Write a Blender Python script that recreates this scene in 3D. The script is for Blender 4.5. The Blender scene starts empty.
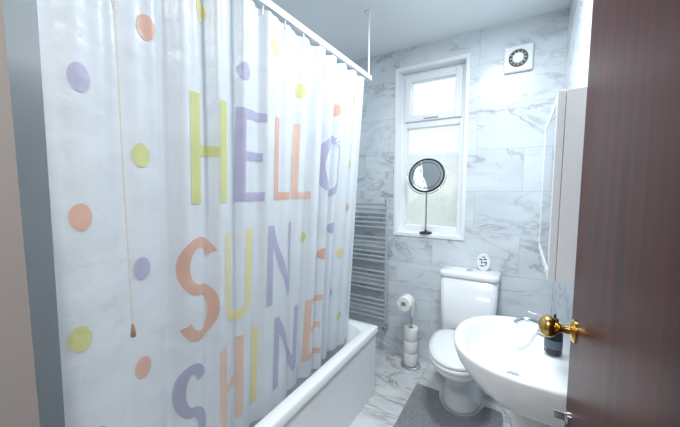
import bpy, bmesh, math, random
from mathutils import Vector, Matrix
random.seed(4)
S = bpy.context.scene
COL = S.collection

# ---------------------------------------------------------------- materials
def lin(c):
    return tuple(((v/255)/12.92 if v/255 <= 0.04045 else ((v/255+0.055)/1.055)**2.4) for v in c)
def mat(name, rgb, rough=0.5, metal=0.0, **kw):
    m = bpy.data.materials.new(name); m.use_nodes = True
    b = m.node_tree.nodes['Principled BSDF']
    b.inputs['Base Color'].default_value = (*lin(rgb), 1)
    b.inputs['Roughness'].default_value = rough
    b.inputs['Metallic'].default_value = metal
    for k, v in kw.items():
        b.inputs[k.replace('_', ' ')].default_value = v
    nt = m.node_tree
    n = nt.nodes.new('ShaderNodeTexNoise'); n.inputs['Scale'].default_value = 18
    tc = nt.nodes.new('ShaderNodeTexCoord'); nt.links.new(tc.outputs['Object'], n.inputs['Vector'])
    mr = nt.nodes.new('ShaderNodeMapRange')
    mr.inputs['To Min'].default_value = max(0, rough-0.03); mr.inputs['To Max'].default_value = min(1, rough+0.03)
    nt.links.new(n.outputs['Fac'], mr.inputs['Value']); nt.links.new(mr.outputs[0], b.inputs['Roughness'])
    return m

def marble(name, axes, tw, th, base=(222, 229, 234), vein=(152, 162, 170), rough=0.26, off=0.0, grout=(194,202,208), brick=0.5):
    m = bpy.data.materials.new(name); m.use_nodes = True
    nt = m.node_tree; N = nt.nodes; L = nt.links
    b = N['Principled BSDF']
    geo = N.new('ShaderNodeNewGeometry')
    sep = N.new('ShaderNodeSeparateXYZ'); L.new(geo.outputs['Position'], sep.inputs[0])
    com = N.new('ShaderNodeCombineXYZ')
    L.new(sep.outputs[axes[0]], com.inputs[0]); L.new(sep.outputs[axes[1]], com.inputs[1])
    mp = N.new('ShaderNodeMapping'); mp.inputs['Location'].default_value = (off, 0.07, 0)
    L.new(com.outputs[0], mp.inputs[0])
    br = N.new('ShaderNodeTexBrick')
    br.offset = brick
    br.inputs['Scale'].default_value = 1
    br.inputs['Brick Width'].default_value = tw; br.inputs['Row Height'].default_value = th
    br.inputs['Mortar Size'].default_value = 0.0018; br.inputs['Mortar Smooth'].default_value = 0.1
    br.inputs['Color1'].default_value = (0, 0, 0, 1); br.inputs['Color2'].default_value = (1, 1, 1, 1)
    br.inputs['Bias'].default_value = 0
    L.new(mp.outputs[0], br.inputs['Vector'])
    sc = N.new('ShaderNodeVectorMath'); sc.operation = 'SCALE'; sc.inputs['Scale'].default_value = 3.7
    L.new(br.outputs['Color'], sc.inputs[0])
    add = N.new('ShaderNodeVectorMath'); add.operation = 'ADD'
    mp2 = N.new('ShaderNodeMapping'); mp2.inputs['Rotation'].default_value = (0, 0, 0.5); mp2.inputs['Scale'].default_value = (1.0, 2.3, 1)
    L.new(com.outputs[0], mp2.inputs[0]); L.new(mp2.outputs[0], add.inputs[0]); L.new(sc.outputs[0], add.inputs[1])
    n1 = N.new('ShaderNodeTexNoise'); n1.inputs['Scale'].default_value = 1.9; n1.inputs['Detail'].default_value = 10
    n1.inputs['Roughness'].default_value = 0.62; n1.inputs['Distortion'].default_value = 0.9
    L.new(add.outputs[0], n1.inputs['Vector'])
    s1 = N.new('ShaderNodeMath'); s1.operation = 'SUBTRACT'; s1.inputs[1].default_value = 0.5; L.new(n1.outputs['Fac'], s1.inputs[0])
    a1 = N.new('ShaderNodeMath'); a1.operation = 'ABSOLUTE'; L.new(s1.outputs[0], a1.inputs[0])
    mr = N.new('ShaderNodeMapRange'); mr.inputs['From Max'].default_value = 0.04; mr.inputs['To Min'].default_value = 0.75; mr.inputs['To Max'].default_value = 0
    mr.interpolation_type = 'SMOOTHSTEP'
    L.new(a1.outputs[0], mr.inputs['Value'])
    n2 = N.new('ShaderNodeTexNoise'); n2.inputs['Scale'].default_value = 2.6; n2.inputs['Detail'].default_value = 5
    L.new(add.outputs[0], n2.inputs['Vector'])
    mr2 = N.new('ShaderNodeMapRange'); mr2.inputs['From Min'].default_value = 0.38; mr2.inputs['From Max'].default_value = 0.68
    L.new(n2.outputs['Fac'], mr2.inputs['Value'])
    mul = N.new('ShaderNodeMath'); mul.operation = 'MULTIPLY'; L.new(mr.outputs[0], mul.inputs[0]); L.new(mr2.outputs[0], mul.inputs[1])
    c2 = N.new('ShaderNodeMath'); c2.operation = 'MULTIPLY_ADD'; c2.inputs[1].default_value = 0.28
    L.new(mr2.outputs[0], c2.inputs[0]); L.new(mul.outputs[0], c2.inputs[2])
    mx = N.new('ShaderNodeMix'); mx.data_type = 'RGBA'
    mx.inputs[6].default_value = (*lin(base), 1); mx.inputs[7].default_value = (*lin(vein), 1)
    L.new(c2.outputs[0], mx.inputs[0])
    mx2 = N.new('ShaderNodeMix'); mx2.data_type = 'RGBA'; mx2.inputs[7].default_value = (*lin(grout), 1)
    L.new(br.outputs['Fac'], mx2.inputs[0]); L.new(mx.outputs[2], mx2.inputs[6])
    L.new(mx2.outputs[2], b.inputs['Base Color'])
    b.inputs['Roughness'].default_value = rough
    return m

M_white = mat('white_gloss_ceramic', (238, 241, 243), 0.12)
M_acryl = mat('white_acrylic', (236, 239, 241), 0.2)
M_paint = mat('white_paint', (236, 241, 244), 0.6)
M_upvc = mat('white_upvc', (240, 243, 246), 0.3)
M_chrome = mat('chrome', (205, 209, 213), 0.15, 1.0)
M_radchrome = mat('radiator_chrome', (205, 210, 214), 0.3, 0.6)
M_brass = mat('polished_brass', (205, 170, 100), 0.22, 1.0)
M_black = mat('black_plastic', (22, 22, 24), 0.35)
M_mirror = mat('mirror_glass', (235, 240, 242), 0.02, 1.0)
M_cabmirror = mat('tinted_mirror', (140, 148, 152), 0.03, 1.0)
M_paper = mat('tissue_paper', (240, 240, 238), 0.9)
M_card = mat('cardboard_core', (150, 128, 105), 0.9)
M_dark = mat('dark_grille', (84, 88, 92), 0.5)
M_taupe = mat('taupe_plaster', (150, 140, 134), 0.7)
M_bottle = mat('dark_bottle', (36, 44, 56), 0.15)
M_cord = mat('cord', (205, 200, 190), 0.8)
M_mtile_b = marble('marble_tile_back', (0, 2), 0.6, 0.3)
M_mtile_s = marble('marble_tile_side', (1, 2), 0.6, 0.3, off=0.2)
M_floor = marble('marble_floor', (0, 1), 0.6, 0.6, base=(222, 224, 224), vein=(130, 134, 138), rough=0.25, brick=0.0, grout=(165,168,170))

def wood():
    m = bpy.data.materials.new('mahogany_wood'); m.use_nodes = True
    nt = m.node_tree; N = nt.nodes; L = nt.links; b = N['Principled BSDF']
    tc = N.new('ShaderNodeTexCoord'); mp = N.new('ShaderNodeMapping'); mp.inputs['Scale'].default_value = (14, 14, 0.9)
    L.new(tc.outputs['Object'], mp.inputs[0])
    n = N.new('ShaderNodeTexNoise'); n.inputs['Scale'].default_value = 2.2; n.inputs['Detail'].default_value = 8; n.inputs['Distortion'].default_value = 0.4
    L.new(mp.outputs[0], n.inputs['Vector'])
    r = N.new('ShaderNodeValToRGB')
    r.color_ramp.elements[0].position = 0.3; r.color_ramp.elements[0].color = (*lin((50, 18, 13)), 1)
    r.color_ramp.elements[1].position = 0.72; r.color_ramp.elements[1].color = (*lin((88, 37, 26)), 1)
    L.new(n.outputs['Fac'], r.inputs[0]); L.new(r.outputs[0], b.inputs['Base Color'])
    b.inputs['Roughness'].default_value = 0.36
    b.inputs['Specular IOR Level'].default_value = 0.07
    return m
M_wood = wood()

def fabric(name, rgb, trans=0.3):
    m = bpy.data.materials.new(name); m.use_nodes = True
    nt = m.node_tree; N = nt.nodes; L = nt.links
    b = N['Principled BSDF']; b.inputs['Base Color'].default_value = (*lin(rgb), 1); b.inputs['Roughness'].default_value = 0.34
    t = N.new('ShaderNodeBsdfTranslucent'); t.inputs['Color'].default_value = (*lin(rgb), 1)
    mx = N.new('ShaderNodeMixShader'); mx.inputs[0].default_value = trans
    L.new(b.outputs[0], mx.inputs[1]); L.new(t.outputs[0], mx.inputs[2]); L.new(mx.outputs[0], N['Material Output'].inputs[0])
    geo = N.new('ShaderNodeNewGeometry')
    n = N.new('ShaderNodeTexNoise'); n.inputs['Scale'].default_value = 9; n.inputs['Detail'].default_value = 5
    L.new(geo.outputs['Position'], n.inputs['Vector'])
    bp = N.new('ShaderNodeBump'); bp.inputs['Strength'].default_value = 0.45; bp.inputs['Distance'].default_value = 0.02
    L.new(n.outputs['Fac'], bp.inputs['Height']); L.new(bp.outputs[0], b.inputs['Normal'])
    return m
M_curtain = fabric('curtain_vinyl', (230, 236, 241), 0.25)

def glass(name, rough, tint=(255, 255, 255), bump=0.0, tl_f=.35, nscale=60, dark=.9):
    m = bpy.data.materials.new(name); m.use_nodes = True
    nt = m.node_tree; N = nt.nodes; L = nt.links
    N.remove(N['Principled BSDF'])
    rf = N.new('ShaderNodeBsdfRefraction'); rf.inputs['IOR'].default_value = 1.02; rf.inputs['Roughness'].default_value = rough
    tl = N.new('ShaderNodeBsdfTranslucent')
    mx = N.new('ShaderNodeMixShader'); mx.inputs[0].default_value = tl_f
    L.new(rf.outputs[0], mx.inputs[1]); L.new(tl.outputs[0], mx.inputs[2])
    gl = N.new('ShaderNodeBsdfGlossy'); gl.inputs['Roughness'].default_value = 0.1
    m2 = N.new('ShaderNodeMixShader'); m2.inputs[0].default_value = 0.05
    L.new(mx.outputs[0], m2.inputs[1]); L.new(gl.outputs[0], m2.inputs[2])
    L.new(m2.outputs[0], N['Material Output'].inputs[0])
    n = N.new('ShaderNodeTexNoise'); n.inputs['Scale'].default_value = nscale; n.inputs['Detail'].default_value = 3
    tc = N.new('ShaderNodeTexCoord'); L.new(tc.outputs['Object'], n.inputs['Vector'])
    bp = N.new('ShaderNodeBump'); bp.inputs['Strength'].default_value = bump; L.new(n.outputs['Fac'], bp.inputs['Height'])
    L.new(bp.outputs[0], rf.inputs['Normal'])
    r = N.new('ShaderNodeValToRGB'); L.new(n.outputs['Fac'], r.inputs[0])
    t = lin(tint)
    r.color_ramp.elements[0].position = .3; r.color_ramp.elements[0].color = (t[0]*dark, t[1]*dark, t[2]*dark, 1)
    r.color_ramp.elements[1].position = .66; r.color_ramp.elements[1].color = (*t, 1)
    L.new(r.outputs[0], rf.inputs['Color']); L.new(r.outputs[0], tl.inputs['Color'])
    return m
M_frost = glass('frosted_glass', 0.42, bump=0.15, tl_f=.45, tint=(248, 250, 250), nscale=90)
M_pattern = glass('textured_glass', 0.15, bump=0.25, tl_f=.35, tint=(248, 250, 252), nscale=45)

# ---------------------------------------------------------------- helpers
def empty(name, loc=(0, 0, 0)):
    e = bpy.data.objects.new(name, None); e.location = loc; e.empty_display_size = 0.05
    COL.objects.link(e); return e
def obj_from_bm(name, bm, m, parent=None, smooth=False, bevel=0.0, seg=2):
    bmesh.ops.recalc_face_normals(bm, faces=bm.faces[:])
    me = bpy.data.meshes.new(name); bm.to_mesh(me); bm.free()
    o = bpy.data.objects.new(name, me); COL.objects.link(o)
    if m: me.materials.append(m)
    if smooth:
        for p in me.polygons: p.use_smooth = True
    if bevel:
        md = o.modifiers.new('bevel', 'BEVEL'); md.width = bevel; md.segments = seg; md.limit_method = 'ANGLE'
        for p in me.polygons: p.use_smooth = True
        w = o.modifiers.new('wn', 'WEIGHTED_NORMAL'); w.keep_sharp = False
    if parent:
        o.parent = parent; o.matrix_parent_inverse = Matrix.Translation(parent.location).inverted()
    return o
def bm_box(bm, x0, x1, y0, y1, z0, z1):
    vs = [bm.verts.new(p) for p in [(x0, y0, z0), (x1, y0, z0), (x1, y1, z0), (x0, y1, z0), (x0, y0, z1), (x1, y0, z1), (x1, y1, z1), (x0, y1, z1)]]
    for f in [(3, 2, 1, 0), (4, 5, 6, 7), (0, 1, 5, 4), (1, 2, 6, 5), (2, 3, 7, 6), (3, 0, 4, 7)]:
        bm.faces.new([vs[i] for i in f])
def box(name, x0, x1, y0, y1, z0, z1, m, parent=None, bevel=0.0, seg=2):
    bm = bmesh.new(); bm_box(bm, x0, x1, y0, y1, z0, z1)
    return obj_from_bm(name, bm, m, parent, bevel=bevel, seg=seg)
def boxes(name, lst, m, parent=None, bevel=0.0):
    bm = bmesh.new()
    for b in lst: bm_box(bm, *b)
    return obj_from_bm(name, bm, m, parent, bevel=bevel)
def bm_loft(bm, rings, cap0=True, cap1=True, closed=True):
    vr = [[bm.verts.new(p) for p in r] for r in rings]
    n = len(rings[0])
    for a, b in zip(vr, vr[1:]):
        for i in range(n if closed else n-1):
            j = (i+1) % n
            bm.faces.new([a[i], a[j], b[j], b[i]])
    if cap0: bm.faces.new(vr[0][::-1])
    if cap1: bm.faces.new(vr[-1])
def loft(name, rings, m, parent=None, cap0=True, cap1=True, sub=0):
    bm = bmesh.new(); bm_loft(bm, rings, cap0, cap1)
    o = obj_from_bm(name, bm, m, parent, smooth=True)
    if sub:
        md = o.modifiers.new('sub', 'SUBSURF'); md.levels = sub; md.render_levels = sub
    return o
def lathe_rings(profile, origin, axis, n=32):
    ax = Vector(axis).normalized(); q = Vector((0, 0, 1)).rotation_difference(ax)
    o = Vector(origin); rings = []
    for r, h in profile:
        rings.append([o + q @ Vector((r*math.cos(2*math.pi*i/n), r*math.sin(2*math.pi*i/n), h)) for i in range(n)])
    return rings
def lathe(name, profile, origin, axis, m, parent=None, n=32, cap0=True, cap1=True):
    o = loft(name, lathe_rings(profile, origin, axis, n), m, parent, cap0, cap1)
    md = o.modifiers.new('es', 'EDGE_SPLIT'); md.split_angle = math.radians(40)
    return o
def bm_cyl(bm, p1, p2, r, n=12):
    p1 = Vector(p1); p2 = Vector(p2)
    bm_loft(bm, lathe_rings([(r, 0), (r, (p2-p1).length)], p1, p2-p1, n))
def tube(name, pts, r, m, parent=None, smooth=False, cyclic=False):
    cu = bpy.data.curves.new(name, 'CURVE'); cu.dimensions = '3D'; cu.bevel_depth = r; cu.bevel_resolution = 4; cu.use_fill_caps = True
    sp = cu.splines.new('NURBS' if smooth else 'POLY'); sp.points.add(len(pts)-1)
    for p, c in zip(sp.points, pts): p.co = (*c, 1)
    if smooth: sp.use_endpoint_u = True; sp.order_u = 3
    sp.use_cyclic_u = cyclic
    cu.materials.append(m)
    o = bpy.data.objects.new(name, cu); COL.objects.link(o)
    if parent: o.parent = parent; o.matrix_parent_inverse = Matrix.Translation(parent.location).inverted()
    return o
def dring(cx, cy, front, back, half, z, axis='x', ef=2.2, eb=4.5, n=56):
    """D-shaped ring: front extends toward -axis, back toward +axis"""
    out = []
    for i in range(n):
        t = 2*math.pi*i/n; c, s = math.cos(t), math.sin(t)
        e = eb if c > 0 else ef
        a = math.copysign(abs(c)**(2/e), c); b = math.copysign(abs(s)**(2/e), s)
        d = a*(back if c > 0 else front); w = b*half
        out.append(Vector((cx+d, cy+w, z)) if axis == 'x' else Vector((cx-w, cy+d, z)))
    return out

# ---------------------------------------------------------------- room
WX0, WX1, YB, ZC = -1.53, 0.20, 2.42, 2.57
box('floor', -1.75, 1.3, -1.2, 2.62, -0.1, 0, M_floor)
box('ceiling', -1.75, 1.3, -1.2, 2.62, ZC, ZC+0.1, M_paint)
wx0, wx1, wz0, wz1 = -0.915, -0.375, 1.07, 2.41
boxes('wall_back', [(-1.75, wx0, YB, YB+.2, 0, ZC), (wx1, 0.4, YB, YB+.2, 0, ZC), (wx0, wx1, YB, YB+.2, 0, wz0), (wx0, wx1, YB, YB+.2, wz1, ZC)], M_mtile_b)
box('wall_left', WX0-.2, WX0, -1.2, YB, 0, ZC, M_paint)
box('wall_right', WX1, WX1+.2, .22, YB, 0, ZC, M_mtile_s)
box('wall_partition_left', WX0, -0.85, -0.02, 0.18, 0, ZC, M_taupe)
box('wall_partition_right', WX1, 1.1, .10, .22, 0, ZC, M_paint)
box('wall_hall', 1.1, 1.3, -1.2, .22, 0, ZC, M_paint)
box('wall_front', -1.53, 1.1, -1.2, -1.0, 0, ZC, M_taupe)

# ---------------------------------------------------------------- window
win = empty('window_1', (-.645, 2.5, 1.07))
boxes('reveal_lining', [(wx0, wx0+.012, YB-.004, 2.5, wz0, wz1), (wx1-.012, wx1, YB-.004, 2.5, wz0, wz1), (wx0+.012, wx1-.012, YB-.004, 2.5, wz1-.012, wz1)], M_upvc, win)
box('sill', wx0+.012, wx1-.012, YB-.004, 2.5, wz0, wz0+.015, M_upvc, win, bevel=.003)
boxes('bead_trim', [(wx0-.014, wx0+.006, YB-.008, YB-.001, wz0-.014, wz1+.014), (wx1-.006, wx1+.014, YB-.008, YB-.001, wz0-.014, wz1+.014), (wx0+.006, wx1-.006, YB-.008, YB-.001, wz1-.004, wz1+.014), (wx0+.006, wx1-.006, YB-.008, YB-.001, wz0-.014, wz0+.01)], M_upvc, win)
fy0, fy1 = 2.5, 2.565
zt = 1.98
a, b = wx0, wx1
boxes('frame', [(a, a+.06, fy0, fy1, wz0, wz1), (b-.06, b, fy0, fy1, wz0, wz1), (a+.06, b-.06, fy0, fy1, wz1-.06, wz1), (a+.06, b-.06, fy0, fy1, wz0, wz0+.07), (a+.06, b-.06, fy0, fy1, zt-.03, zt+.03)], M_upvc, win, bevel=.004)
a2, b2 = a+.045, b-.045
boxes('top_sash', [(a2, a2+.05, fy0-.022, fy1-.01, zt+.02, wz1-.04), (b2-.05, b2, fy0-.022, fy1-.01, zt+.02, wz1-.04), (a2+.05, b2-.05, fy0-.022, fy1-.01, wz1-.09, wz1-.04), (a2+.05, b2-.05, fy0-.022, fy1-.01, zt+.02, zt+.07)], M_upvc, win, bevel=.005)
box('top_pane', a2+.048, b2-.048, fy0+.01, fy0+.013, zt+.065, wz1-.085, M_pattern, win)
box('bottom_pane', a+.058, b-.058, fy0+.03, fy0+.033, wz0+.065, zt-.028, M_frost, win)
box('sash_handle', -.70, -.59, fy0-.045, fy0-.024, zt+.036, zt+.052, M_upvc, win, bevel=.004)

# garden outside
hedge = empty('hedge', (-1.3, 4.2, 0))
M_leaf = mat('hedge_leaves', (150, 174, 132), 0.8)
bm = bmesh.new()
for i in range(34):
    x = random.uniform(-1.2, 0.6)
    c = Vector((x, random.uniform(4.3, 5.0), random.uniform(.2, 1.1+.25*max(0, x+1.2))))
    mt = Matrix.Translation(c) @ Matrix.Scale(random.uniform(.22, .34), 4)
    bmesh.ops.create_icosphere(bm, subdivisions=2, radius=1, matrix=mt)
for v in bm.verts: v.co += Vector((random.uniform(-.04, .04), random.uniform(-.04, .04), random.uniform(-.04, .04)))
obj_from_bm('foliage', bm, M_leaf, hedge)
box('ground_outside', -8, 6, 2.62, 12, -.1, 0, mat('paving', (206, 204, 200), .9))
nb = empty('neighbouring_house', (-3, 11, 0))
box('rendered_wall', -11, 2, 11.0, 11.3, 0, 2.2, mat('pale_render', (232, 222, 218), .9), nb)
bm = bmesh.new()
vs = [bm.verts.new(p) for p in [(-11.2, 10.9, 2.17), (2.2, 10.9, 2.17), (2.2, 12.6, 2.9), (-11.2, 12.6, 2.9)]]
bm.faces.new(vs)
obj_from_bm('roof', bm, mat('slate', (180, 184, 190), .8), nb)

# ---------------------------------------------------------------- bath
bath = empty('bathtub', (-1.18, 1.04, 0))
bx0, bx1, by0, by1, bz = -1.525, -.83, .19, 1.89, .485
cx, cy = (bx0+bx1)/2, (by0+by1)/2
def rr(hx, hy, z, r, cxx=cx, cyy=cy, n=10):
    pts = []
    for (sx, sy, a0) in [(1, 1, 0), (-1, 1, 90), (-1, -1, 180), (1, -1, 270)]:
        for k in range(n):
            t = math.radians(a0+90*k/(n-1))
            pts.append(Vector((cxx+sx*(hx-r)+r*math.cos(t), cyy+sy*(hy-r)+r*math.sin(t), z)))
    return pts
hx, hy = (bx1-bx0)/2, (by1-by0)/2
rings = [rr(hx, hy, bz-.045, .008), rr(hx, hy, bz-.006, .008), rr(hx-.006, hy-.006, bz, .012),
         rr(hx-.062, hy-.072, bz, .09), rr(hx-.072, hy-.084, bz-.01, .1), rr(hx-.10, hy-.12, .30, .12),
         rr(hx-.13, hy-.2, .17, .13), rr(hx-.19, hy-.3, .145, .1)]
o = loft('tub_shell', rings, M_acryl, bath, cap0=False)
md = o.modifiers.new('es', 'EDGE_SPLIT'); md.split_angle = math.radians(50)
boxes('bath_panel', [(bx1-.03, bx1-.012, by0+.01, by1-.012, 0, bz-.043), (bx0, bx1-.03, by1-.03, by1-.012, 0, bz-.043)], M_acryl, bath, bevel=.003)
lathe('drain', [(.03, 0), (.03, .004), (.0, .004)], (cx, by1-.5, .146), (0, 0, 1), M_chrome, bath, cap1=False)

# ---------------------------------------------------------------- rail
RX, RZ, RY1 = -.88, 2.165, 1.84
rail = empty('shower_curtain_rail', (RX, 1, RZ))
bm = bmesh.new()
bm_box(bm, RX-.011, RX+.011, .185, RY1, RZ-.014, RZ+.016)
bm_box(bm, WX0+.004, RX-.011, RY1-.022, RY1, RZ-.014, RZ+.016)
obj_from_bm('rail_track', bm, M_upvc, rail, bevel=.003)
bm = bmesh.new(); bm_cyl(bm, (RX, RY1-.03, RZ+.014), (RX, RY1-.03, ZC-.001), .006)
bm_cyl(bm, (RX, RY1-.03, ZC-.012), (RX, RY1-.03, ZC-.001), .022, 20)
obj_from_bm('ceiling_support_rod', bm, M_upvc, rail, smooth=False)

# ---------------------------------------------------------------- curtain
CY0, CY1, CZ0, CZ1 = .24, 1.775, .40, 2.135
def sm(t): t = max(0, min(1, t)); return t*t*(3-2*t)
def csurf(y, z):
    t = (y-CY0)/(CY1-CY0)
    hgt = (CZ1-z)/(CZ1-CZ0)
    k = .065 + .075*t
    x = RX - k*hgt
    amp = (.010+.013*t)*(0.6+.7*sm(1-hgt) + .25*hgt)
    ph = 2*math.pi*(y/.135 + .9*t*t*2) + .6*math.sin(z*1.7+y*4)
    s = math.sin(ph)
    x += amp*(s + .28*math.sin(2*ph+1))*(.65+.35*math.sin(y*9+2))
    x += .013*math.sin(2*math.pi*y/.34+1.3+z*.8)*(.4+.8*hgt)*sm((y-CY0)/.1+.3)
    x += .003*math.sin(2*math.pi*y/.062+2*z)*(1-hgt)**2
    return Vector((x, y, z))
cur = empty('shower_curtain', (RX, 1, 1.2))
bm = bmesh.new(); NY, NZ = 460, 90
grid = [[bm.verts.new(csurf(CY0+(CY1-CY0)*i/NY, CZ0+(CZ1-CZ0)*j/NZ)) for j in range(NZ+1)] for i in range(NY+1)]
for i in range(NY):
    for j in range(NZ):
        bm.faces.new([grid[i][j], grid[i+1][j], grid[i+1][j+1], grid[i][j+1]])
obj_from_bm('curtain_cloth', bm, M_curtain, cur, smooth=True)
bm = bmesh.new()
for i in range(13):
    y = CY0+.02+(CY1-CY0-.04)*i/12
    p = csurf(y, CZ1-.01)
    bm_cyl(bm, (RX, y, RZ-.014), (p.x, y, CZ1-.02), .003, 8)
obj_from_bm('curtain_hooks', bm, M_upvc, cur)

C = {'y': (220, 223, 160), 'l': (196, 194, 218), 's': (230, 190, 172), 'p': (238, 208, 192), 'c': (240, 231, 178), 'g': (188, 188, 210)}
CM = {k: fabric('print_'+k, v, .25) for k, v in C.items()}
def densify(pts, step=.008):
    out = [Vector(pts[0])]
    for a, b in zip(pts, pts[1:]):
        a = Vector(a); b = Vector(b); n = max(1, int((b-a).length/step))
        for i in range(1, n+1): out.append(a.lerp(b, i/n))
    return out
def stroke(bm, pts, w, nw=6):
    pts = densify(pts); rows = []
    for i, p in enumerate(pts):
        d = (pts[min(i+1, len(pts)-1)]-pts[max(i-1, 0)]).normalized(); nrm = Vector((-d.y, d.x))
        row = []
        for k in range(nw+1):
            q = p + nrm*w*(k/nw-.5)
            v = csurf(q.x, q.y); v.x += .0014; row.append(bm.verts.new(v))
        rows.append(row)
    for a, b in zip(rows, rows[1:]):
        for k in range(nw): bm.faces.new([a[k], a[k+1], b[k+1], b[k]])
def arc(cx, cy, rx, ry, a0, a1, n=24):
    return [(cx+rx*math.cos(math.radians(a0+(a1-a0)*i/n)), cy+ry*math.sin(math.radians(a0+(a1-a0)*i/n))) for i in range(n+1)]
def letter(ch, y0, y1, z0, z1, col, w=.035):
    bm = bmesh.new(); h = w/2; m = (z0+z1)/2
    L_, R_, B, T = y0+h, y1-h, z0+h, z1-h
    cyy = (y0+y1)/2; rx = (R_-L_)/2
    if ch == 'H':
        stroke(bm, [(L_, z0), (L_, z1)], w); stroke(bm, [(R_, z0), (R_, z1)], w); stroke(bm, [(L_, m), (R_, m)], w)
    elif ch == 'E':
        stroke(bm, [(L_, z0), (L_, z1)], w)
        for zz, e in ((B, y1), (m, y1-.01), (T, y1)): stroke(bm, [(L_, zz), (e, zz)], w)
    elif ch == 'L':
        stroke(bm, [(L_, z0), (L_, z1)], w); stroke(bm, [(L_, B), (y1, B)], w)
    elif ch == 'I':
        stroke(bm, [(cyy, z0), (cyy, z1)], w)
    elif ch == 'N':
        stroke(bm, [(L_, z0), (L_, z1)], w); stroke(bm, [(R_, z0), (R_, z1)], w); stroke(bm, [(L_, z1-.01), (R_, z0+.01)], w)
    elif ch == 'V':
        stroke(bm, [(L_, z1), (cyy, z0+.01), (R_, z1)], w)
    elif ch == 'O':
        stroke(bm, arc(cyy, m, rx, (T-B)/2, 0, 360, 48), w)
    elif ch == 'U':
        stroke(bm, [(L_, z1)] + arc(cyy, B+rx, rx, rx, 180, 360) + [(R_, z1)], w)
    elif ch == 'S':
        q = (T-B)/4
        pts = arc(cyy, T-q, rx, q, 25, 270) + arc(cyy, B+q, rx, q, 90, -155)[1:]
        stroke(bm, pts, w)
    obj_from_bm('letter_'+ch, bm, CM[col], cur, smooth=True)
z = (1.40, 1.75)
for ch, a, b, c in [('H', .572, .712, 'y'), ('E', .77, .905, 'l'), ('L', .955, 1.07, 's'), ('L', 1.10, 1.235, 'p'), ('O', 1.31, 1.53, 'l')]:
    letter(ch, a, b, *z, c)
for ch, a, b, c in [('S', .53, .675, 's'), ('U', .705, .85, 'c'), ('N', .925, 1.11, 'l')]:
    letter(ch, a, b, .93, 1.29, c)
for ch, a, b, c in [('S', .515, .63, 'g'), ('H', .675, .81, 'p'), ('I', .855, .90, 'c'), ('N', .98, 1.18, 'l'), ('E', 1.24, 1.37, 'p')]:
    letter(ch, a, b, .50, .855, c)
bms = {k: bmesh.new() for k in CM}
def dot(y, z, r, col):
    bm = bms[col]
    prev = None
    f = .66 + .2*min(1, max(0, (y-.3)/.6))
    for rr_ in [r*k/5 for k in range(1, 6)]:
        row = []
        for i in range(28):
            t = 2*math.pi*i/28; v = csurf(y+f*rr_*math.cos(t), z+rr_*math.sin(t)); v.x += .0014; row.append(bm.verts.new(v))
        if prev is None: bm.faces.new(row)
        else:
            for i in range(28): j = (i+1) % 28; bm.faces.new([prev[i], prev[j], row[j], row[i]])
        prev = row
for d in [(.456, 1.885, 's'), (.62, 2.01, 'c'), (.30, 1.706, 'l'), (.434, 1.542, 'y'), (.289, 1.382, 's'), (.428, 1.222, 'l'), (.275, 1.082, 'y'),
          (.4216, .926, 's'), (.796, 1.88, 'l'), (.95, 2.02, 'c'), (1.13, 1.90, 'y'), (1.28, 2.03, 'l'), (1.45, 1.885, 's'), (1.62, 1.99, 'y'),
          (1.20, 1.20, 'y'), (1.36, 1.09, 's'), (1.47, 1.22, 'l'), (1.58, 1.05, 'c'), (1.62, 1.60, 'y'), (1.63, 1.33, 's'), (1.52, .80, 'l'), (1.62, .62, 'y'),
          (.30, .80, 'l'), (.43, .63, 'y')]:
    dot(d[0], d[1], .033, d[2])
for k, bm in bms.items():
    obj_from_bm('dots_'+k, bm, CM[k], cur, smooth=True)

# pull cord
cord = empty('light_pull_cord', (-.79, .34, 2))
tube('cord', [(-.79, .342, ZC-.02), (-.79, .34, 1.9), (-.791, .338, 1.5), (-.79, .339, 1.12)], .0016, M_cord, cord)
tube('cord_loop', [(-.789, .345, 2.2), (-.785, .322, 2.0), (-.786, .326, 1.88), (-.79, .34, 1.84)], .0015, M_cord, cord, smooth=True)
lathe('pull_knob', [(.001, .03), (.003, .028), (.0045, .015), (.006, 0), (.0045, -.003), (.001, -.004)][::-1], (-.79, .339, 1.095), (0, 0, 1), M_card, cord, n=16)
lathe('ceiling_switch', [(.035, 0), (.035, .018), (.03, .02)], (-.79, .342, ZC-.021), (0, 0, 1), M_upvc, cord)

# ---------------------------------------------------------------- towel radiator
rad = empty('towel_radiator', (-1.18, 2.36, .8))
bm = bmesh.new()
ry = 2.342
for x in (-1.40, -.965): bm_cyl(bm, (x, ry, .29), (x, ry, 1.36), .017, 16)
zz = .33
for grp in (5, 5, 6, 6):
    for i in range(grp):
        bm_cyl(bm, (-1.40, ry-.012, zz), (-.965, ry-.012, zz), .0115, 12); zz += .040
    zz += .05
for x in (-1.36, -1.0):
    for z_ in (.45, 1.18): bm_cyl(bm, (x, ry, z_), (x, YB-.002, z_), .008, 10)
o = obj_from_bm('radiator_bars', bm, M_radchrome, rad, smooth=True)
md = o.modifiers.new('es', 'EDGE_SPLIT'); md.split_angle = math.radians(50)
bm = bmesh.new(); bm_cyl(bm, (-.965, ry, .29), (-.965, ry, .24), .01); bm_cyl(bm, (-.965, ry, .25), (-.965, YB-.002, .25), .008)
bm_cyl(bm, (-.965, ry-.03, .25), (-.965, ry, .25), .016)
obj_from_bm('radiator_valve', bm, M_chrome, rad)

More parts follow.
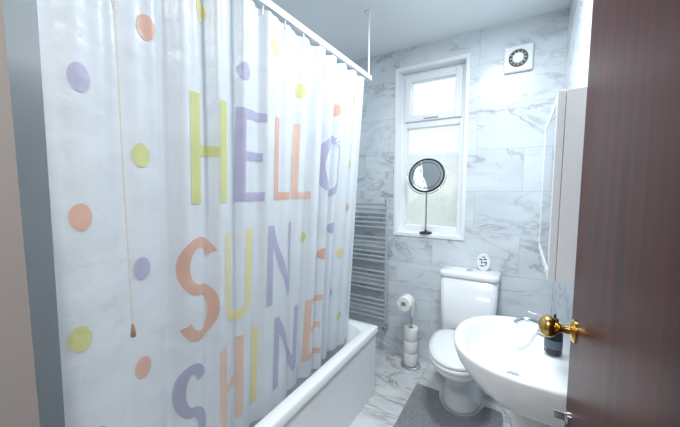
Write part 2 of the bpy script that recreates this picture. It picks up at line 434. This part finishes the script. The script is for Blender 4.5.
# ---------------------------------------------------------------- vanity mirror
vm = empty('magnifying_mirror', (-.655, 2.455, wz0+.015))
bx, by, bz0 = -.66, 2.44, wz0+.0155
lathe('mirror_base', [(.05, 0), (.05, .006), (.045, .012), (.012, .018), (.008, .03)], (bx, by, bz0), (0, 0, 1), M_black, vm)
lathe('mirror_pole', [(.007, 0), (.007, .32)], (bx, by, bz0+.015), (0, 0, 1), M_chrome, vm)
mc = Vector((bx, by-.02, 1.555)); nrm = Vector((.05, -1, .30)).normalized()
RM = .135
def circ(r, off, a0=0, a1=360, n=48, c=mc):
    side = Vector((0, 0, 1)).cross(nrm).normalized(); up = nrm.cross(side)
    return [c+nrm*off+side*r*math.cos(math.radians(a0+(a1-a0)*i/n))+up*r*math.sin(math.radians(a0+(a1-a0)*i/n)) for i in range(n+1)]
tube('mirror_rim', circ(RM, 0)[:-1], .008, M_black, vm, cyclic=True)
tube('mirror_yoke', circ(RM+.020, -.0, 170, 370), .004, M_chrome, vm)
lathe('mirror_face', [(RM, -.006), (RM, .003), (RM*.86, .003), (RM*.85, .001), (.001, -.001)], mc, nrm, M_mirror, vm, n=48)
tube('magnify_ring', circ(RM*.8, .003)[:-1], .0022, M_dark, vm, cyclic=True)

# ---------------------------------------------------------------- extractor fan
fan = empty('extractor_fan', (-.06, YB, 2.31))
fx, fz = -.06, 2.315
box('fan_cover', fx-.085, fx+.085, YB-.03, YB-.001, fz-.085, fz+.085, M_upvc, fan, bevel=.01, seg=3)
lathe('fan_ring', [(.056, 0), (.056, .006), (.050, .008), (.050, .002)], (fx, YB-.0305, fz), (0, -1, 0), M_dark, fan)
lathe('fan_hub', [(.034, 0), (.034, .008), (.030, .013), (.008, .014)], (fx, YB-.0325, fz), (0, -1, 0), M_upvc, fan)
bm = bmesh.new()
for i in range(12):
    t = 2*math.pi*i/12
    bm_cyl(bm, (fx+.032*math.cos(t), YB-.036, fz+.032*math.sin(t)), (fx+.051*math.cos(t), YB-.036, fz+.051*math.sin(t)), .002, 6)
obj_from_bm('fan_grille', bm, M_upvc, fan)

# ---------------------------------------------------------------- toilet
toi = empty('toilet', (-.29, 2.1, 0)); TX = -.30
R_ = lambda z, cyy, f, b, h, ef=2.1, eb=3: dring(TX, cyy, f, b, h, z, 'y', ef, eb)
loft('pan', [R_(0, 2.15, .20, .2, .125), R_(.02, 2.15, .20, .2, .125), R_(.06, 2.15, .185, .2, .112), R_(.16, 2.15, .19, .22, .105), R_(.24, 2.14, .24, .25, .12),
             R_(.31, 2.10, .31, .28, .158), R_(.36, 2.06, .335, .33, .178), R_(.395, 2.04, .335, .35, .183), R_(.402, 2.04, .325, .345, .175)], M_white, toi)
loft('seat', [R_(.404, 2.0, .30, .17, .182), R_(.408, 2.0, .305, .175, .187), R_(.426, 2.0, .305, .175, .187), R_(.430, 2.0, .30, .17, .183)], M_acryl, toi)
loft('lid', [R_(.433, 2.0, .297, .175, .182), R_(.438, 2.0, .302, .18, .186), R_(.452, 2.0, .298, .178, .182), R_(.461, 2.0, .26, .155, .15), R_(.464, 2.0, .15, .1, .09)], M_acryl, toi)
rc = lambda hx_, hy_, z, r: rr(hx_, hy_, z, r, TX, 2.308, 8)
loft('cistern', [rc(.165, .092, .404, .04), rc(.178, .1, .42, .04), rc(.186, .104, .82, .04)], M_white, toi)
loft('cistern_lid', [rc(.192, .109, .821, .042), rc(.196, .111, .826, .045), rc(.196, .111, .846, .045), rc(.188, .104, .858, .042), rc(.1, .05, .861, .03)], M_white, toi)
lathe('flush_button', [(.022, 0), (.022, .006), (.018, .008)], (TX, 2.30, .8615), (0, 0, 1), M_chrome, toi)
bm = bmesh.new()
for s in (-1, 1): bm_cyl(bm, (TX+s*.07-.02, 2.19, .44), (TX+s*.07+.02, 2.19, .44), .012)
obj_from_bm('seat_hinges', bm, M_chrome, toi)

# plaque on cistern
pl = empty('oval_bathroom_plaque', (-.2, 2.33, .89))
pc = Vector((-.215, 2.345, .922)); pn = Vector((.15, -1, .15)).normalized()
bm = bmesh.new(); side = Vector((0, 0, 1)).cross(pn).normalized(); up = pn.cross(side)
def ell(a, b, off, n=32): return [pc+pn*off+side*a*math.cos(2*math.pi*i/n)+up*b*math.sin(2*math.pi*i/n) for i in range(n)]
bm_loft(bm, [ell(.042, .06, -.005), ell(.045, .063, 0), ell(.042, .06, .005)])
obj_from_bm('plaque_body', bm, M_white, pl, smooth=False)
bm = bmesh.new()
for (u, v, w, h) in [(-.02, .02, .018, .008), (.008, .022, .02, .008), (-.012, .0, .007, .024), (.01, .0, .022, .007), (.015, -.012, .007, .02), (-.01, -.026, .026, .007), (.0, .038, .02, .006)]:
    ps = [pc+pn*.0056+side*(u+a*w/2)+up*(v+b*h/2) for a, b in ((-1, -1), (1, -1), (1, 1), (-1, 1))]
    bm.faces.new([bm.verts.new(p) for p in ps])
obj_from_bm('plaque_print', bm, M_black, pl)

# ---------------------------------------------------------------- toilet roll stand
st = empty('toilet_roll_stand', (-.72, 2.3, 0)); sx, sy = -.725, 2.315
lathe('stand_base', [(.08, .0005), (.08, .01), (.07, .016), (.006, .018), (.006, .60), (.001, .605)], (sx, sy, 0), (0, 0, 1), M_chrome, st)
tube('roll_arm', [(sx, sy, .57), (sx-.0, sy-.02, .575), (sx-.02, sy-.085, .575), (sx-.03, sy-.17, .575)], .005, M_chrome, st)
def roll(name, o, ax, par, h=.1, r=.056):
    lathe(name, [(.02, 0), (r-.002, 0), (r, .003), (r, h-.003), (r-.002, h), (.02, h), (.02, 0)], o, ax, M_paper, par, cap0=False, cap1=False)
for i in range(3): roll('stored_roll_%d' % i, (sx, sy, .02+i*.103), (0, 0, 1), st)
roll('hanging_roll', (sx-.012, sy-.04, .558), (-.1, -1, 0), st)
box('hanging_sheet', sx+.040, sx+.0415, sy-.135, sy-.045, .47, .56, M_paper, st)

# ---------------------------------------------------------------- bath mat
bm = bmesh.new(); nx, ny = 150, 150
mx0, mx1, my0, my1 = -.61, -.04, 1.48, 2.10
vv = {}
def inside(x, y):
    if (x-TX)**2/.15**2 + (max(0, 2.15-y))**2/.235**2 < 1: return False
    for cxx in (mx0, mx1):
        for cyy in (my0, my1):
            dx, dy = .05-abs(x-cxx), .05-abs(y-cyy)
            if dx > 0 and dy > 0 and dx*dx+dy*dy > .0025: return False
    return True
for i in range(nx+1):
    for j in range(ny+1):
        x = mx0+(mx1-mx0)*i/nx; y = my0+(my1-my0)*j/ny
        if inside(x, y):
            e = min(x-mx0, mx1-x, y-my0, my1-y)
            z_ = .004+min(1, e/.012)*random.uniform(.010, .022)
            vv[i, j] = bm.verts.new((x+random.uniform(-.0015, .0015), y+random.uniform(-.0015, .0015), z_))
for i in range(nx):
    for j in range(ny):
        k = [(i, j), (i+1, j), (i+1, j+1), (i, j+1)]
        if all(q in vv for q in k): bm.faces.new([vv[q] for q in k])
o = obj_from_bm('bath_mat', bm, mat('grey_shag', (154, 157, 161), 0.95))
md = o.modifiers.new('sol', 'SOLIDIFY'); md.thickness = .003

# ---------------------------------------------------------------- sink
sk = empty('pedestal_sink', (.05, 1.29, 0)); SY = 1.29; SX = .05
D = lambda z, cxx, f, b, h, ef=2.2, eb=5: dring(cxx, SY, f, b, h, z, 'x', ef, eb)
loft('basin', [D(.66, .08, .11, .1, .12), D(.69, .075, .16, .115, .17), D(.74, .06, .215, .135, .225), D(.80, .05, .25, .146, .25), D(.835, .05, .262, .148, .262), D(.855, .05, .266, .148, .265),
               D(.865, .05, .26, .146, .26), D(.866, .05, .245, .14, .248), D(.858, .0, .175, .09, .225, 2.1, 2.6), D(.845, .0, .167, .083, .217, 2.1, 2.6), D(.80, .0, .148, .07, .19, 2, 2.4), D(.755, .0, .105, .05, .13, 2, 2),
               D(.735, .0, .05, .03, .06, 2, 2), D(.732, .0, .02, .02, .02, 2, 2)], M_white, sk)
loft('pedestal', [dring(.09, SY, f, .1, f*.92, z_, 'x', 2.5, 4) for z_, f in ((0, .115), (.03, .11), (.1, .088), (.35, .08), (.55, .09), (.67, .105))], M_white, sk)
lathe('waste', [(.022, 0), (.022, .003), (.001, .003)], (0.0, SY, .7325), (0, 0, 1), M_chrome, sk)
tp = empty('basin_tap', (.1, 1.44, .86))
tx, ty, tz = .10, 1.43, .867
lathe('tap_body', [(.024, 0), (.024, .006), (.016, .012), (.015, .04), (.02, .045), (.02, .06), (.012, .068), (.001, .069)], (tx, ty, tz), (0, 0, 1), M_chrome, tp)
tube('tap_spout', [(tx, ty, tz+.03), (tx-.04, ty, tz+.045), (tx-.085, ty, tz+.04), (tx-.1, ty, tz+.02)], .010, M_chrome, tp, smooth=True)
tube('tap_lever', [(tx, ty, tz+.064), (tx-.03, ty+.005, tz+.07), (tx-.055, ty+.008, tz+.074)], .005, M_chrome, tp)
bt = empty('soap_bottle', (.12, 1.3, .86))
lathe('bottle_body', [(.024, 0), (.027, .004), (.027, .075), (.02, .088), (.01, .094), (.01, .104)], (.118, 1.27, .867), (0, 0, 1), M_bottle, bt)
lathe('bottle_cap', [(.012, 0), (.012, .02), (.004, .022), (.004, .035)], (.118, 1.27, .9715), (0, 0, 1), M_black, bt)
lathe('bottle_label', [(.0275, 0), (.0275, .03)], (.118, 1.27, .89), (0, 0, 1), mat('label', (96, 106, 120), .5), bt, cap0=False, cap1=False)

# ---------------------------------------------------------------- cabinet
cab = empty('mirror_cabinet', (.14, 1.4, 1.45))
c0, c1, cz0, cz1 = 1.10, 1.70, 1.165, 1.735
box('cabinet_body', .098, .198, c0, c1, cz0, cz1, M_upvc, cab, bevel=.002)
boxes('door_frame', [(.078, .097, c0, c0+.03, cz0, cz1), (.078, .097, c1-.03, c1, cz0, cz1), (.078, .097, c0+.03, c1-.03, cz0, cz0+.03), (.078, .097, c0+.03, c1-.03, cz1-.03, cz1)], M_upvc, cab, bevel=.002)
box('mirror_panel', .0795, .096, c0+.029, c1-.029, cz0+.029, cz1-.029, M_cabmirror, cab)

# ---------------------------------------------------------------- door
door = empty('door_1', (.15, .24, 0))
dx0, dx1, dy0, dy1 = .13, .17, .25, 1.0
box('door_leaf', dx0, dx1, dy0, dy1, .008, 2.02, M_wood, door, bevel=.003)
ky, kz = .935, 1.09
lathe('knob_rosette', [(.030, 0), (.030, .003), (.024, .008), (.014, .011)], (dx0-.0005, ky, kz), (-1, 0, 0), M_brass, door)
lathe('door_knob', [(.011, 0), (.010, .018), (.013, .026), (.022, .032), (.028, .042), (.028, .052), (.022, .062), (.010, .067), (.001, .068)], (dx0-.010, ky, kz), (-1, 0, 0), M_brass, door)
lathe('lock_rosette', [(.018, 0), (.018, .004), (.012, .007)], (dx0-.0005, ky+.01, .85), (-1, 0, 0), M_chrome, door)
box('thumb_turn', dx0-.035, dx0-.006, ky+.006, ky+.014, .84, .862, M_chrome, door, bevel=.002)
bm = bmesh.new()
for z_ in (.25, 1.0, 1.8): bm_cyl(bm, (dx0+.02, dy0-.008, z_), (dx0+.02, dy0-.008, z_+.09), .007)
obj_from_bm('door_hinges', bm, M_brass, door)

# ---------------------------------------------------------------- lights
def area(name, loc, rot, size, power, col=(1, 1, 1), par=None):
    l = bpy.data.lights.new(name, 'AREA'); l.shape = 'DISK'; l.size = size; l.energy = power; l.color = col
    o = bpy.data.objects.new(name, l); o.location = loc; o.rotation_euler = rot; COL.objects.link(o)
    return o
cl = empty('ceiling_light', (-.2, 1.35, ZC))
lathe('fixture_rim', [(.17, 0), (.17, .03), (.16, .035)], (-.2, 1.35, ZC-.036), (0, 0, 1), M_upvc, cl)
area('ceiling_lamp', (-.2, 1.35, ZC-.045), (0, 0, 0), .32, 24, (.89, .955, 1))
cl2 = empty('hall_fill_fixture', (-.2, -.5, ZC))  # unseen fixture, added to house the fill light behind the camera
lathe('fixture_rim', [(.17, 0), (.17, .03), (.16, .035)], (-.2, -.5, ZC-.036), (0, 0, 1), M_upvc, cl2)
area('hall_fill_lamp', (-.2, -.5, ZC-.045), (0, 0, 0), .32, 24, (.94, .97, 1))  # added fill light from the hall side, brightens the room
w = bpy.data.worlds.new('world'); S.world = w; w.use_nodes = True
bg = w.node_tree.nodes['Background']; bg.inputs[0].default_value = (.86, .93, 1, 1); bg.inputs[1].default_value = 1.9

# ---------------------------------------------------------------- camera
cam = bpy.data.cameras.new('camera'); cam.sensor_width = 36; cam.lens = 300/680*36; cam.clip_start = .02
co = bpy.data.objects.new('camera', cam); COL.objects.link(co)
co.location = (0, 0, 1.45); co.rotation_euler = (math.radians(90-4.76), 0, math.radians(31.2))
S.camera = co
S.view_settings.view_transform = 'Standard'
S.view_settings.exposure = 0.1
